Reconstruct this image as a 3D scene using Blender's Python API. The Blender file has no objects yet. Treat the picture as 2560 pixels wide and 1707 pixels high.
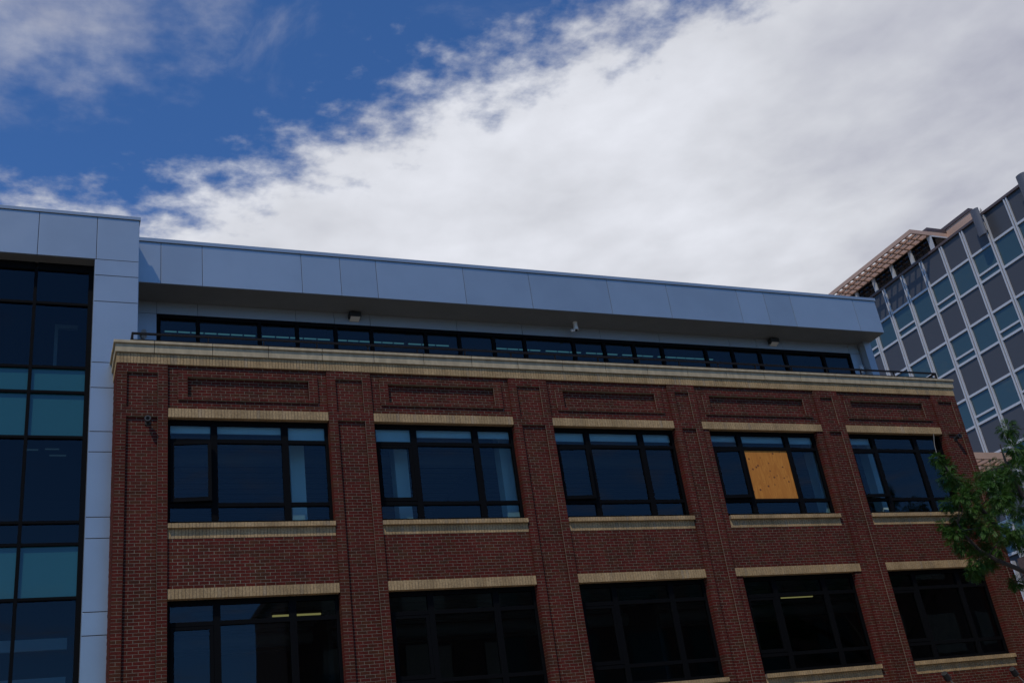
import bpy, bmesh, math, random
from mathutils import Vector, Matrix
S = bpy.context.scene
rnd = random.Random(11)

# ------------------------------------------------------------------ camera
cam_d = bpy.data.cameras.new('camera')
cam = bpy.data.objects.new('camera', cam_d)
S.collection.objects.link(cam)
CAM = Vector((-1.2642, -22.0, 1.6))
R0 = Vector((0.9195, -0.3695, -0.1340))
R1 = Vector((0.0502, 0.4485, -0.8924))
R2 = Vector((0.3899, 0.8138, 0.4310))
m3 = Matrix((R0, -R1, -R2)).transposed()
cam.matrix_world = Matrix.Translation(CAM) @ m3.to_4x4()
cam_d.lens = 38.013
cam_d.sensor_width = 36.0
cam_d.clip_end = 6000
S.camera = cam

# ------------------------------------------------------------------ light
SUN_TO = Vector((-1.0, -1.0, 2.1)).normalized()          # towards the sun
SUN_EL = math.asin(SUN_TO.z)
SUN_AZ = math.atan2(SUN_TO.x, SUN_TO.y)                   # clockwise from +Y
sd = bpy.data.lights.new('sun', 'SUN')
sd.energy = 4.3
sd.angle = math.radians(0.5)
sd.color = (1.0, 0.93, 0.81)
so = bpy.data.objects.new('sun', sd)
so.rotation_euler = SUN_TO.to_track_quat('Z', 'Y').to_euler()
so.location = (-20, -40, 60)
S.collection.objects.link(so)

S.view_settings.view_transform = 'Standard'
S.view_settings.look = 'None'
S.view_settings.exposure = -1.0
S.view_settings.gamma = 1.0
S.view_settings.use_curve_mapping = False
S.cycles.max_bounces = 8
S.cycles.transparent_max_bounces = 12


class NT:
    """small helper for building node trees"""
    def __init__(self, tree):
        self.t = tree
        self.t.nodes.clear()

    def n(self, typ, **kw):
        nd = self.t.nodes.new(typ)
        ins = kw.pop('ins', {})
        for k, v in kw.items():
            setattr(nd, k, v)
        for k, v in ins.items():
            if hasattr(v, 'node'):
                self.t.links.new(v, nd.inputs[k])
            else:
                nd.inputs[k].default_value = v
        return nd

    def math(self, op, a, b=None, c=None, clamp=False):
        ins = {0: a}
        if b is not None:
            ins[1] = b
        if c is not None:
            ins[2] = c
        nd = self.n('ShaderNodeMath', operation=op, ins=ins)
        nd.use_clamp = clamp
        return nd.outputs[0]

    def smooth(self, v, lo, hi, o0=0.0, o1=1.0):
        nd = self.n('ShaderNodeMapRange', interpolation_type='SMOOTHSTEP',
                    ins={0: v, 1: lo, 2: hi, 3: o0, 4: o1})
        return nd.outputs[0]

    def noise(self, vec, scale, detail=6.0, rough=0.5, dist=0.0, dim='3D'):
        nd = self.n('ShaderNodeTexNoise', noise_dimensions=dim,
                    ins={'Vector': vec, 'Scale': scale, 'Detail': detail, 'Roughness': rough, 'Distortion': dist})
        return nd.outputs[0]

    def mixc(self, fac, a, b):
        nd = self.n('ShaderNodeMix', data_type='RGBA', ins={0: fac})
        for i, v in ((6, a), (7, b)):
            if hasattr(v, 'node'):
                self.t.links.new(v, nd.inputs[i])
            else:
                nd.inputs[i].default_value = v
        return nd.outputs[2]


def rgb(r, g, b):
    return (r, g, b, 1.0)


# sky: Nishita blue with a bank of cloud, laid out on a flat cloud layer (x/z, y/z)
world = bpy.data.worlds.new('World')
S.world = world
world.use_nodes = True
w = NT(world.node_tree)
sky = w.n('ShaderNodeTexSky', sky_type='NISHITA')
sky.sun_disc = False
sky.sun_elevation = SUN_EL
sky.sun_rotation = SUN_AZ
sky.altitude = 1600
sky.air_density = 1.0
sky.dust_density = 0.3
sky.ozone_density = 3.0
tc = w.n('ShaderNodeTexCoord')
sep = w.n('ShaderNodeSeparateXYZ', ins={0: tc.outputs['Generated']})
dx, dy, dz = sep.outputs
zc = w.math('MAXIMUM', dz, 0.05)
px = w.math('DIVIDE', dx, zc)
py = w.math('DIVIDE', dy, zc)
pv = w.n('ShaderNodeCombineXYZ', ins={0: px, 1: py, 2: 0.0}).outputs[0]
# fine wisps are stretched along the cloud front
rot = w.n('ShaderNodeVectorRotate', rotation_type='Z_AXIS', ins={'Vector': pv, 'Angle': math.radians(40)}).outputs[0]
wis = w.n('ShaderNodeVectorMath', operation='MULTIPLY', ins={0: rot, 1: (0.92, 1.08, 1.0)}).outputs[0]
nbig = w.noise(pv, 3.0, 2.0, 0.5)
nmid = w.noise(pv, 14.0, 10.0, 0.56, 0.0)
nfin = w.noise(pv, 40.0, 6.0, 0.55, 0.0)
jag = w.math('ADD', w.math('MULTIPLY', w.math('SUBTRACT', nbig, 0.5), 0.10),
             w.math('ADD', w.math('MULTIPLY', w.math('SUBTRACT', nmid, 0.5), 0.44),
                    w.math('MULTIPLY', w.math('SUBTRACT', nfin, 0.5), 0.07)))
# the cloud bank ahead; its front curls towards the viewer on the left
front = w.math('ADD', w.math('MULTIPLY', px, 0.78), w.math('MULTIPLY', py, 0.714))
front = w.math('SUBTRACT', front, 1.175)
curl = w.math('MAXIMUM', w.math('SUBTRACT', 0.20, px), 0.0)
curl = w.math('MINIMUM', w.math('MULTIPLY', w.math('MULTIPLY', curl, curl), 2.0), 0.20)
front = w.math('ADD', front, curl)
edge = w.math('ADD', front, jag)
dens = w.smooth(edge, -0.075, 0.140)
# loose cloud overhead to the left
ex = w.math('DIVIDE', w.math('ADD', px, 0.60), 0.78)
ey = w.math('DIVIDE', w.math('SUBTRACT', py, 0.90), 0.42)
rad = w.math('POWER', w.math('ADD', w.math('POWER', w.math('ABSOLUTE', ex), 3.0), w.math('POWER', w.math('ABSOLUTE', ey), 3.0)), 0.3333)
e2 = w.math('ADD', w.math('MULTIPLY', w.math('SUBTRACT', 1.0, rad), 0.40), w.math('MULTIPLY', jag, 0.62))
dens2 = w.math('MULTIPLY', w.smooth(e2, -0.06, 0.20), 0.80)
# a few scattered wisps everywhere
wn = w.noise(wis, 3.4, 9.0, 0.60, 0.4)
plen = w.math('SQRT', w.math('ADD', w.math('MULTIPLY', px, px), w.math('MULTIPLY', py, py)))
wn = w.math('ADD', wn, w.smooth(plen, 1.5, 3.5, 0.0, 0.07))
dens3 = w.math('MULTIPLY', w.smooth(wn, 0.56, 0.86), 0.50)
den = w.math('MAXIMUM', w.math('MAXIMUM', dens, dens2), dens3)
# cloud body: soft grey undersides and brighter billows
shade = w.noise(pv, 4.0, 7.0, 0.48, 0.0)
billow = w.noise(pv, 13.0, 6.0, 0.5, 0.2)
thick = w.smooth(edge, -0.08, 0.16)
along = w.math('ADD', w.math('MULTIPLY', px, 0.714), w.math('MULTIPLY', py, -0.70))
far = w.smooth(along, -0.30, 0.30)
br = w.math('ADD', 0.475, w.math('MULTIPLY', w.math('SUBTRACT', shade, 0.5), 0.36))
br = w.math('ADD', br, w.math('MULTIPLY', w.math('SUBTRACT', billow, 0.5), 0.12))
br = w.math('SUBTRACT', br, w.math('MULTIPLY', far, 0.155))
br = w.math('ADD', br, w.math('MULTIPLY', thick, 0.17))
br = w.math('MULTIPLY', w.math('MAXIMUM', br, 0.2), 22.8)
ccol = w.mixc(w.smooth(br, 6.0, 14.0), rgb(0.83, 0.86, 1.10), rgb(0.965, 0.99, 1.075))
cl = w.n('ShaderNodeVectorMath', operation='SCALE', ins={0: ccol, 'Scale': br}).outputs[0]
skyc = w.n('ShaderNodeVectorMath', operation='MULTIPLY', ins={0: sky.outputs[0], 1: (1.18, 1.95, 2.80)}).outputs[0]
col = w.mixc(den, skyc, cl)
bg = w.n('ShaderNodeBackground', ins={0: col, 1: 0.1})
w.n('ShaderNodeOutputWorld', ins={0: bg.outputs[0]})


# ------------------------------------------------------------------ materials
def mat(name, color, rough=0.6, metal=0.0, var=0.0, scale=8.0, bump=0.0, spec=0.5, stretch=None):
    m = bpy.data.materials.new(name)
    m.use_nodes = True
    t = NT(m.node_tree)
    c = rgb(*color)
    ins = {'Roughness': rough, 'Metallic': metal, 'Specular IOR Level': spec}
    if var or bump:
        co = t.n('ShaderNodeTexCoord').outputs['Object']
        if stretch:
            co = t.n('ShaderNodeVectorMath', operation='MULTIPLY', ins={0: co, 1: stretch}).outputs[0]
        nz = t.noise(co, scale, 6.0, 0.6)
        lo = rgb(*[x * (1 - var) for x in color])
        hi = rgb(*[min(1, x * (1 + var)) for x in color])
        ins['Base Color'] = t.mixc(t.smooth(nz, 0.3, 0.7), lo, hi)
        if bump:
            ins['Normal'] = t.n('ShaderNodeBump', ins={'Strength': bump, 'Distance': 0.004, 'Height': nz}).outputs[0]
    else:
        ins['Base Color'] = c
    b = t.n('ShaderNodeBsdfPrincipled', ins=ins)
    t.n('ShaderNodeOutputMaterial', ins={0: b.outputs[0]})
    return m


def brick_mat(name, stops, use_object, scale=38.0, rough=0.85):
    m = bpy.data.materials.new(name)
    m.use_nodes = True
    t = NT(m.node_tree)
    if use_object:
        r = t.n('ShaderNodeObjectInfo').outputs['Random']
    else:
        r = t.n('ShaderNodeNewGeometry').outputs['Random Per Island']
    cr = t.n('ShaderNodeValToRGB', ins={0: r})
    cr.color_ramp.interpolation = 'LINEAR'
    els = cr.color_ramp.elements
    while len(els) < len(stops):
        els.new(0.5)
    for i, (p, c) in enumerate(stops):
        els[i].position = p
        els[i].color = rgb(*c)
    geo = t.n('ShaderNodeNewGeometry').outputs['Position']
    nz = t.noise(geo, scale, 5.0, 0.65)
    n2 = t.noise(t.n('ShaderNodeVectorMath', operation='MULTIPLY', ins={0: geo, 1: (1.6, 1.6, 0.5)}).outputs[0], 1.3, 5.0, 0.6)
    k = t.math('MULTIPLY', t.smooth(nz, 0.25, 0.75, 0.68, 1.25), t.smooth(n2, 0.3, 0.7, 0.74, 1.10))
    c = t.n('ShaderNodeVectorMath', operation='SCALE', ins={0: cr.outputs[0], 'Scale': k}).outputs[0]
    bp = t.n('ShaderNodeBump', ins={'Strength': 0.5, 'Distance': 0.003, 'Height': nz}).outputs[0]
    b = t.n('ShaderNodeBsdfPrincipled', ins={'Base Color': c, 'Roughness': rough, 'Normal': bp, 'Specular IOR Level': 0.10})
    t.n('ShaderNodeOutputMaterial', ins={0: b.outputs[0]})
    return m


def glass_mat(name, tint, refl=1.0, ior=1.65):
    """thin pane: part mirror by angle, the rest lets tinted light through"""
    m = bpy.data.materials.new(name)
    m.use_nodes = True
    t = NT(m.node_tree)
    geo = t.n('ShaderNodeTexCoord').outputs['Object']
    nz = t.noise(geo, 0.55, 2.0, 0.5)
    bp = t.n('ShaderNodeBump', ins={'Strength': 0.10, 'Distance': 0.02, 'Height': nz}).outputs[0]
    fr = t.n('ShaderNodeFresnel', ins={'IOR': ior}).outputs[0]
    fac = t.math('MULTIPLY', fr, refl, clamp=True)
    tr = t.n('ShaderNodeBsdfTransparent', ins={0: rgb(*tint)}).outputs[0]
    gl = t.n('ShaderNodeBsdfGlossy', ins={'Color': rgb(0.9, 0.97, 1.0), 'Roughness': 0.0, 'Normal': bp}).outputs[0]
    mx = t.n('ShaderNodeMixShader', ins={0: fac, 1: tr, 2: gl}).outputs[0]
    t.n('ShaderNodeOutputMaterial', ins={0: mx})
    return m


def panel_glass(name, color, spec=0.5, rough=0.03, wave=0.12):
    """opaque coloured glass (spandrels, far glazing)"""
    m = bpy.data.materials.new(name)
    m.use_nodes = True
    t = NT(m.node_tree)
    geo = t.n('ShaderNodeTexCoord').outputs['Object']
    nz = t.noise(geo, 0.6, 2.0, 0.5)
    bp = t.n('ShaderNodeBump', ins={'Strength': wave, 'Distance': 0.02, 'Height': nz}).outputs[0]
    b = t.n('ShaderNodeBsdfPrincipled', ins={'Base Color': rgb(*color), 'Roughness': rough, 'IOR': 1.55,
                                             'Specular IOR Level': spec, 'Normal': bp})
    t.n('ShaderNodeOutputMaterial', ins={0: b.outputs[0]})
    return m


def emit_mat(name, color, strength):
    m = bpy.data.materials.new(name)
    m.use_nodes = True
    t = NT(m.node_tree)
    e = t.n('ShaderNodeEmission', ins={0: rgb(*color), 1: strength})
    t.n('ShaderNodeOutputMaterial', ins={0: e.outputs[0]})
    return m


RED = [(0.0, (0.066, 0.0220, 0.0115)), (0.15, (0.084, 0.0180, 0.0105)), (0.40, (0.106, 0.0165, 0.0108)),
       (0.70, (0.093, 0.0165, 0.0108)), (0.86, (0.090, 0.027, 0.0125)), (1.0, (0.070, 0.024, 0.0120))]
BUFF = [(0.0, (0.39, 0.257, 0.124)), (0.5, (0.43, 0.290, 0.145)), (0.9, (0.405, 0.272, 0.135)), (1.0, (0.37, 0.265, 0.155))]
M = {}
M['brick_one'] = brick_mat('red_brick_single', RED, True)
M['brick_many'] = brick_mat('red_brick_mass', RED, False)
M['buff_one'] = brick_mat('buff_brick_single', BUFF, True)
M['buff_many'] = brick_mat('buff_brick_mass', BUFF, False)
M['mortar'] = mat('mortar', (0.20, 0.162, 0.108), 0.95, var=0.25, scale=14)
M['dark_mortar'] = mat('dark_mortar', (0.15, 0.11, 0.075), 0.95, var=0.25, scale=14)
M['limestone'] = mat('limestone', (0.40, 0.315, 0.190), 0.85, var=0.16, scale=5, bump=0.25, stretch=(1.6, 1.6, 0.6))
M['bronze'] = mat('dark_bronze_frame', (0.005, 0.005, 0.0052), 0.55, spec=0.04)
M['metal'] = mat('blue_grey_metal_panel', (0.36, 0.385, 0.39), 0.33, metal=0.6, var=0.04, scale=0.8)
_m = M['metal']
_t = _m.node_tree
_b = next(n for n in _t.nodes if n.type == 'BSDF_PRINCIPLED')
_oi = _t.nodes.new('ShaderNodeObjectInfo')
_mr = _t.nodes.new('ShaderNodeMapRange')
_mr.inputs[3].default_value, _mr.inputs[4].default_value = 0.93, 1.06
_t.links.new(_oi.outputs['Random'], _mr.inputs[0])
_sc = _t.nodes.new('ShaderNodeVectorMath')
_sc.operation = 'SCALE'
_src = _b.inputs['Base Color'].links[0].from_socket
_t.links.new(_src, _sc.inputs[0])
_t.links.new(_mr.outputs[0], _sc.inputs['Scale'])
_t.links.new(_sc.outputs[0], _b.inputs['Base Color'])
_no = _t.nodes.new('ShaderNodeTexNoise')
_no.inputs['Scale'].default_value = 1.1
_no.inputs['Detail'].default_value = 1.0
_co = _t.nodes.new('ShaderNodeTexCoord')
_t.links.new(_co.outputs['Object'], _no.inputs['Vector'])
_bp = _t.nodes.new('ShaderNodeBump')
_bp.inputs['Strength'].default_value = 0.5
_bp.inputs['Distance'].default_value = 0.02
_t.links.new(_no.outputs[0], _bp.inputs['Height'])
_t.links.new(_bp.outputs[0], _b.inputs['Normal'])
M['metal_in'] = mat('panel_gap', (0.05, 0.055, 0.07), 0.6)
M['soffit'] = mat('soffit_grey', (0.15, 0.15, 0.14), 0.5, var=0.06, scale=2)
M['wallpanel'] = mat('recessed_panel', (0.33, 0.35, 0.36), 0.4, metal=0.45)
M['glass'] = glass_mat('window_glass', (0.54, 0.74, 0.76), 0.62)
M['glass_dark'] = glass_mat('tower_glass', (0.30, 0.42, 0.46), 0.52)
M['spandrel_teal'] = panel_glass('teal_spandrel_glass', (0.018, 0.086, 0.098), 0.5)
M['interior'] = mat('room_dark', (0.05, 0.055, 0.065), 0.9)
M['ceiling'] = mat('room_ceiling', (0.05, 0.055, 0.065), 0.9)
M['rib'] = mat('ceiling_rib', (0.16, 0.17, 0.19), 0.8)
M['duct'] = mat('duct_metal', (0.22, 0.24, 0.27), 0.5)
M['white_in'] = mat('white_interior_paint', (0.85, 0.85, 0.83), 0.8)
M['blind'] = mat('roller_blind_fabric', (0.80, 0.81, 0.80), 0.9, var=0.03, scale=3)
M['rail'] = mat('rail_paint', (0.014, 0.012, 0.011), 0.55, spec=0.1)
M['lens'] = mat('lamp_lens', (0.55, 0.50, 0.42), 0.3)
M['black'] = mat('black_housing', (0.016, 0.015, 0.014), 0.55)
M['whiteplastic'] = mat('white_plastic', (0.66, 0.65, 0.62), 0.5)
M['beige'] = mat('beige_plastic', (0.30, 0.28, 0.24), 0.6)
M['tube'] = emit_mat('lit_fluorescent_tube', (1.0, 0.72, 0.26), 0.55)
M['led'] = emit_mat('lit_linear_lamp', (0.36, 0.85, 1.0), 0.28)
M['dim'] = emit_mat('dim_lamp', (0.5, 0.85, 1.0), 0.10)
M['mullion'] = mat('silver_mullion', (0.52, 0.51, 0.51), 0.45, metal=0.1)
M['groove'] = mat('mullion_groove', (0.15, 0.15, 0.17), 0.5)
M['spandrel_dark'] = panel_glass('dark_spandrel_panel', (0.074, 0.074, 0.080), 0.22, 0.3)
M['far_glass'] = panel_glass('far_window_glass', (0.040, 0.072, 0.074), 0.7, 0.02, 0.7)
M['blackglass'] = panel_glass('black_clerestory_glass', (0.008, 0.009, 0.010), 0.3, 0.05)
M['cap'] = mat('brown_metal_cap', (0.095, 0.065, 0.060), 0.5)
M['tan'] = mat('tan_painted_steel', (0.50, 0.315, 0.225), 0.65, var=0.05, scale=1.5)
M['antenna'] = mat('antenna_grey', (0.085, 0.088, 0.105), 0.55)
M['concrete'] = mat('concrete', (0.42, 0.36, 0.28), 0.9, var=0.12, scale=1.3)
M['asphalt'] = mat('asphalt', (0.12, 0.106, 0.09), 0.9, var=0.25, scale=2.0)
M['paint'] = mat('road_paint', (0.75, 0.75, 0.72), 0.7)
M['roof'] = mat('roof_membrane', (0.25, 0.25, 0.25), 0.9)
M['opp'] = mat('opposite_wall', (0.085, 0.05, 0.042), 0.9, var=0.2, scale=3)
M['bark'] = mat('bark', (0.050, 0.040, 0.032), 0.95, var=0.3, scale=9, bump=0.5)


def wood_mat():
    m = bpy.data.materials.new('plywood')
    m.use_nodes = True
    t = NT(m.node_tree)
    co = t.n('ShaderNodeTexCoord').outputs['Object']
    fl = t.n('ShaderNodeVectorMath', operation='MULTIPLY', ins={0: co, 1: (1.0, 0.0, 1.0)}).outputs[0]
    st = t.n('ShaderNodeVectorMath', operation='MULTIPLY', ins={0: co, 1: (3.2, 3.0, 0.55)}).outputs[0]
    g = t.noise(st, 4.0, 8.0, 0.65, 1.2)
    kn = t.n('ShaderNodeTexVoronoi', ins={'Vector': fl, 'Scale': 5.6, 'Randomness': 1.0})
    knot = t.smooth(kn.outputs['Distance'], 0.10, 0.21)
    c = t.mixc(t.smooth(g, 0.3, 0.72), rgb(0.45, 0.150, 0.020), rgb(0.60, 0.235, 0.036))
    c = t.mixc(knot, rgb(0.15, 0.045, 0.014), c)
    b = t.n('ShaderNodeBsdfPrincipled', ins={'Base Color': c, 'Roughness': 0.7, 'Specular IOR Level': 0.3})
    t.n('ShaderNodeOutputMaterial', ins={0: b.outputs[0]})
    return m


def leaf_mat():
    m = bpy.data.materials.new('leaf')
    m.use_nodes = True
    t = NT(m.node_tree)
    r = t.n('ShaderNodeNewGeometry').outputs['Random Per Island']
    c = t.mixc(r, rgb(0.022, 0.072, 0.010), rgb(0.064, 0.138, 0.018))
    d = t.n('ShaderNodeBsdfPrincipled', ins={'Base Color': c, 'Roughness': 0.55, 'Specular IOR Level': 0.3}).outputs[0]
    tl = t.n('ShaderNodeBsdfTranslucent', ins={0: c}).outputs[0]
    mx = t.n('ShaderNodeMixShader', ins={0: 0.3, 1: d, 2: tl}).outputs[0]
    t.n('ShaderNodeOutputMaterial', ins={0: mx})
    return m


M['plywood'] = wood_mat()
M['leaf'] = leaf_mat()


# ------------------------------------------------------------------ mesh helpers
class MB:
    def __init__(self):
        self.v, self.f = [], []

    def box(self, x0, x1, y0, y1, z0, z1):
        i = len(self.v)
        self.v += [(x0, y0, z0), (x1, y0, z0), (x1, y1, z0), (x0, y1, z0),
                   (x0, y0, z1), (x1, y0, z1), (x1, y1, z1), (x0, y1, z1)]
        self.f += [(i, i + 1, i + 5, i + 4), (i + 1, i + 2, i + 6, i + 5), (i + 2, i + 3, i + 7, i + 6),
                   (i + 3, i, i + 4, i + 7), (i + 4, i + 5, i + 6, i + 7), (i + 3, i + 2, i + 1, i)]
        return self

    def brick(self, x0, x1, y0, y1, z0, z1):
        """a box without its buried back face"""
        i = len(self.v)
        self.v += [(x0, y0, z0), (x1, y0, z0), (x1, y1, z0), (x0, y1, z0),
                   (x0, y0, z1), (x1, y0, z1), (x1, y1, z1), (x0, y1, z1)]
        self.f += [(i, i + 1, i + 5, i + 4), (i + 1, i + 2, i + 6, i + 5),
                   (i + 3, i, i + 4, i + 7), (i + 4, i + 5, i + 6, i + 7), (i + 3, i + 2, i + 1, i)]
        return self

    def quad(self, a, b, c, d):
        i = len(self.v)
        self.v += [tuple(a), tuple(b), tuple(c), tuple(d)]
        self.f.append((i, i + 1, i + 2, i + 3))
        return self

    def cyl(self, p0, p1, r0, r1=None, n=10, caps=True):
        r1 = r0 if r1 is None else r1
        p0, p1 = Vector(p0), Vector(p1)
        ax = (p1 - p0).normalized()
        u = ax.orthogonal().normalized()
        q = ax.cross(u)
        i = len(self.v)
        for p, r in ((p0, r0), (p1, r1)):
            for k in range(n):
                a = 2 * math.pi * k / n
                self.v.append(tuple(p + u * (math.cos(a) * r) + q * (math.sin(a) * r)))
        for k in range(n):
            k2 = (k + 1) % n
            self.f.append((i + k, i + k2, i + n + k2, i + n + k))
        if caps:
            self.f.append(tuple(i + k for k in reversed(range(n))))
            self.f.append(tuple(i + n + k for k in range(n)))
        return self

    def mesh(self, name, m):
        me = bpy.data.meshes.new(name)
        me.from_pydata(self.v, [], self.f)
        me.materials.append(m)
        me.update()
        return me

    def build(self, name, m, parent=None, bevel=0.0):
        o = bpy.data.objects.new(name, self.mesh(name, m))
        S.collection.objects.link(o)
        if parent:
            o.parent = parent
        if bevel:
            bv = o.modifiers.new('bevel', 'BEVEL')
            bv.width = bevel
            bv.segments = 2
            bv.limit_method = 'ANGLE'
        return o


def thing(name, label, cat, group=None, loc=(0, 0, 0)):
    o = bpy.data.objects.new(name, None)
    S.collection.objects.link(o)
    o.location = loc
    o['label'] = label
    o['category'] = cat
    if group:
        o['group'] = group
    o.empty_display_size = 0.3
    return o


def tag(o, label, cat, group=None):
    o['label'] = label
    o['category'] = cat
    if group:
        o['group'] = group
    return o


def bx(name, m, parent, x0, x1, y0, y1, z0, z1, bevel=0.0):
    return MB().box(x0, x1, y0, y1, z0, z1).build(name, m, parent, bevel)


# ------------------------------------------------------------------ ground
def structure(o):
    o['kind'] = 'structure'
    return o


g = MB()
g.quad((-1500, -1500, 0), (1500, -1500, 0), (1500, 1500, 0), (-1500, 1500, 0))
structure(g.build('ground', M['asphalt']))
structure(MB().box(-60, 25.5, -4.6, 14, 0.004, 0.14).build('pavement', M['concrete'], None, 0.01))
structure(MB().box(-60, 90, -29.9, -18.5, 0.004, 0.14).build('far_pavement', M['concrete'], None, 0.01))
structure(MB().box(46.2, 60, -4.6, 60, 0.004, 0.14).build('side_pavement', M['concrete'], None, 0.01))
mk = MB()
for k in range(14):
    x = -40 + k * 6
    mk.quad((x, -11.6, 0.006), (x + 3, -11.6, 0.006), (x + 3, -11.45, 0.006), (x, -11.45, 0.006))
structure(mk.build('road_marking', M['paint']))

# ------------------------------------------------------------------ brick building
BLDG = thing('brick_building', 'red brick building with buff lintels, five wide dark windows per floor and stone coping', 'building')
H = 0.068                    # one course
L1T = 11.216                 # top of the upper lintels
SB = L1T + 15 * H            # underside of the buff band under the coping
FL = 57 * H                  # floor to floor
PIERS = [(0.0, 1.037), (4.495, 5.533), (9.006, 10.04), (13.497, 14.335), (18.199, 19.024), (22.471, 23.413)]
ZB = SB - 125 * H            # where the course-by-course brickwork starts
JT = 0.0092

singles, mass = [], MB()     # red bricks
walls = MB()                 # mortar backing


def courses(x0, x1, z0, z1, yf, depth, shift=0.0, mortar=True, halves=False, back=0.27, edge=False):
    """running-bond brickwork between x0..x1, z0..z1 with its face at yf; mortar behind"""
    n = max(1, round((x1 - x0) / 0.2055))
    L = (x1 - x0) / n
    k0 = round((z0 - ZB) / H)
    k1 = round((z1 - ZB) / H)
    for k in range(k0, k1):
        za = ZB + k * H + JT * 0.5
        zb = ZB + (k + 1) * H - JT * 0.5
        xs = [x0]
        if halves:                              # one-brick-wide strips: a stretcher, then two headers
            xs = [x0, x1] if k % 2 else [x0, (x0 + x1) / 2, x1]
        else:
            off = 0.5 if (k % 2) else 0.0
            if off:
                xs += [x0 + L * (i + 0.5) for i in range(n)]
            else:
                xs += [x0 + L * i for i in range(1, n)]
            xs.append(x1)
        for a, b in zip(xs[:-1], xs[1:]):
            if b - a < 0.03:
                continue
            j = JT * 0.5
            yy = yf + rnd.uniform(-0.0009, 0.0009)
            ra, rb = rnd.uniform(-.0012, .0012), rnd.uniform(-.0012, .0012)
            ja = (0.004 if edge else 0.0) if (halves and a == x0) else j
            jb = 0.0 if (halves and b == x1) else j
            rec = (a + ja + (ra if ja == j else 0), b - jb + (rb if jb else 0), yy, yf + depth, za + rnd.uniform(-.0008, .0008), zb)
            singles.append(rec)
    if mortar:
        walls.box(x0 + .006, x1 - .006, yf + 0.0022, back, ZB + k0 * H, ZB + k1 * H)
        if edge:
            walls.box(x0 + .0003, x0 + .0037, yf + 0.0012, yf + 0.013, ZB + k0 * H, ZB + k1 * H)


def pier(x0, x1):
    e = 0.2055
    lip0, lip1, top = L1T - 3 * H, L1T, SB - 3 * H
    full_top = SB
    for (a, b, ed) in ((x0, x0 + e, False), (x1 - e, x1, True)):
        courses(a, b, ZB, lip0, 0.0, 0.19, halves=True, edge=ed)
        courses(a, b, lip1, top, 0.0, 0.10, halves=True, edge=ed)
    courses(x0 + e, x1 - e, ZB, lip0, 0.052, 0.05)
    courses(x0, x1, lip0, lip1, 0.0, 0.10)
    courses(x0 + e, x1 - e, lip1, top, 0.045, 0.05)
    courses(x0, x1, top, full_top, 0.0, 0.10)


for a, b in PIERS:
    pier(a, b)

lintel_recs, sill_recs = [], []
WINDOWS = []                 # (x0, x1, sill z, lintel underside, floor, bay)
BW = 0.042                   # bay walls sit this far behind the piers
for bay in range(5):
    xa, xb = PIERS[bay][1], PIERS[bay + 1][0]
    wa, wb = (xa + 0.2055, xb - 0.2055) if bay == 3 else (xa, xb)
    # upper panel: bay wall ring, proud frame, sunk field
    e = 0.2055
    z0, z1 = L1T, SB
    p0, p1 = z0 + 3 * H, z1 - 2 * H
    courses(xa, xb, z0, p0, BW, 0.05)
    courses(xa, xb, p1, z1, BW, 0.05)
    courses(xa, xa + e, p0, p1, BW, 0.05, halves=True)
    courses(xb - e, xb, p0, p1, BW, 0.05, halves=True)
    fx0, fx1 = xa + e, xb - e
    courses(fx0, fx1, p0, p0 + H, 0.008, 0.10)
    courses(fx0, fx1, p1 - 2 * H, p1, 0.008, 0.10)
    courses(fx0, fx0 + e, p0 + H, p1 - 2 * H, 0.008, 0.10, halves=True, edge=True)
    courses(fx1 - e, fx1, p0 + H, p1 - 2 * H, 0.008, 0.10, halves=True, edge=True)
    courses(fx0 + e, fx1 - e, p0 + H, p1 - 2 * H, 0.092, 0.05)
    for fl in range(2):
        dz = -fl * FL
        lt = L1T + dz
        lb = lt - 3 * H
        st = lt - 37.5 * H          # top of the sill
        sb = lt - 42 * H
        lintel_recs.append((bay, fl, xa, xb, lb, lt))
        sill_recs.append((bay, fl, wa, wb, sb, st))
        WINDOWS.append((wa, wb, st, lb, fl, bay))
        nxt = lt - FL
        zlow = max(nxt, ZB)
        courses(xa, xb, zlow, sb, BW, 0.05)
        if bay == 3:                # narrow window: brick cheeks on both sides
            courses(xa, wa, sb, lb, BW, 0.15, halves=True)
            courses(wb, xb, sb, lb, BW, 0.15, halves=True)

# left return face (x = 0), seen edge-on from the street
side = MB()
nY = 5
for k in range(125):
    za, zb = ZB + k * H + JT / 2, ZB + (k + 1) * H - JT / 2
    ys = [0.012] + [0.2055 * (i + (0.5 if k % 2 else 1.0)) for i in range(nY)] + [1.05]
    ys = [y for y in ys if y <= 1.05]
    for a, b in zip(ys[:-1], ys[1:]):
        if b - a > 0.03:
            mass.box(0.002 + rnd.uniform(-.004, 0.001), 0.05, a + 0.005, b - 0.005, za, zb)
walls.box(0.006, 0.3, 0.27, 13.9, 0.1, 12.3)

WALL = walls.build('wall', M['mortar'], BLDG)

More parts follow.
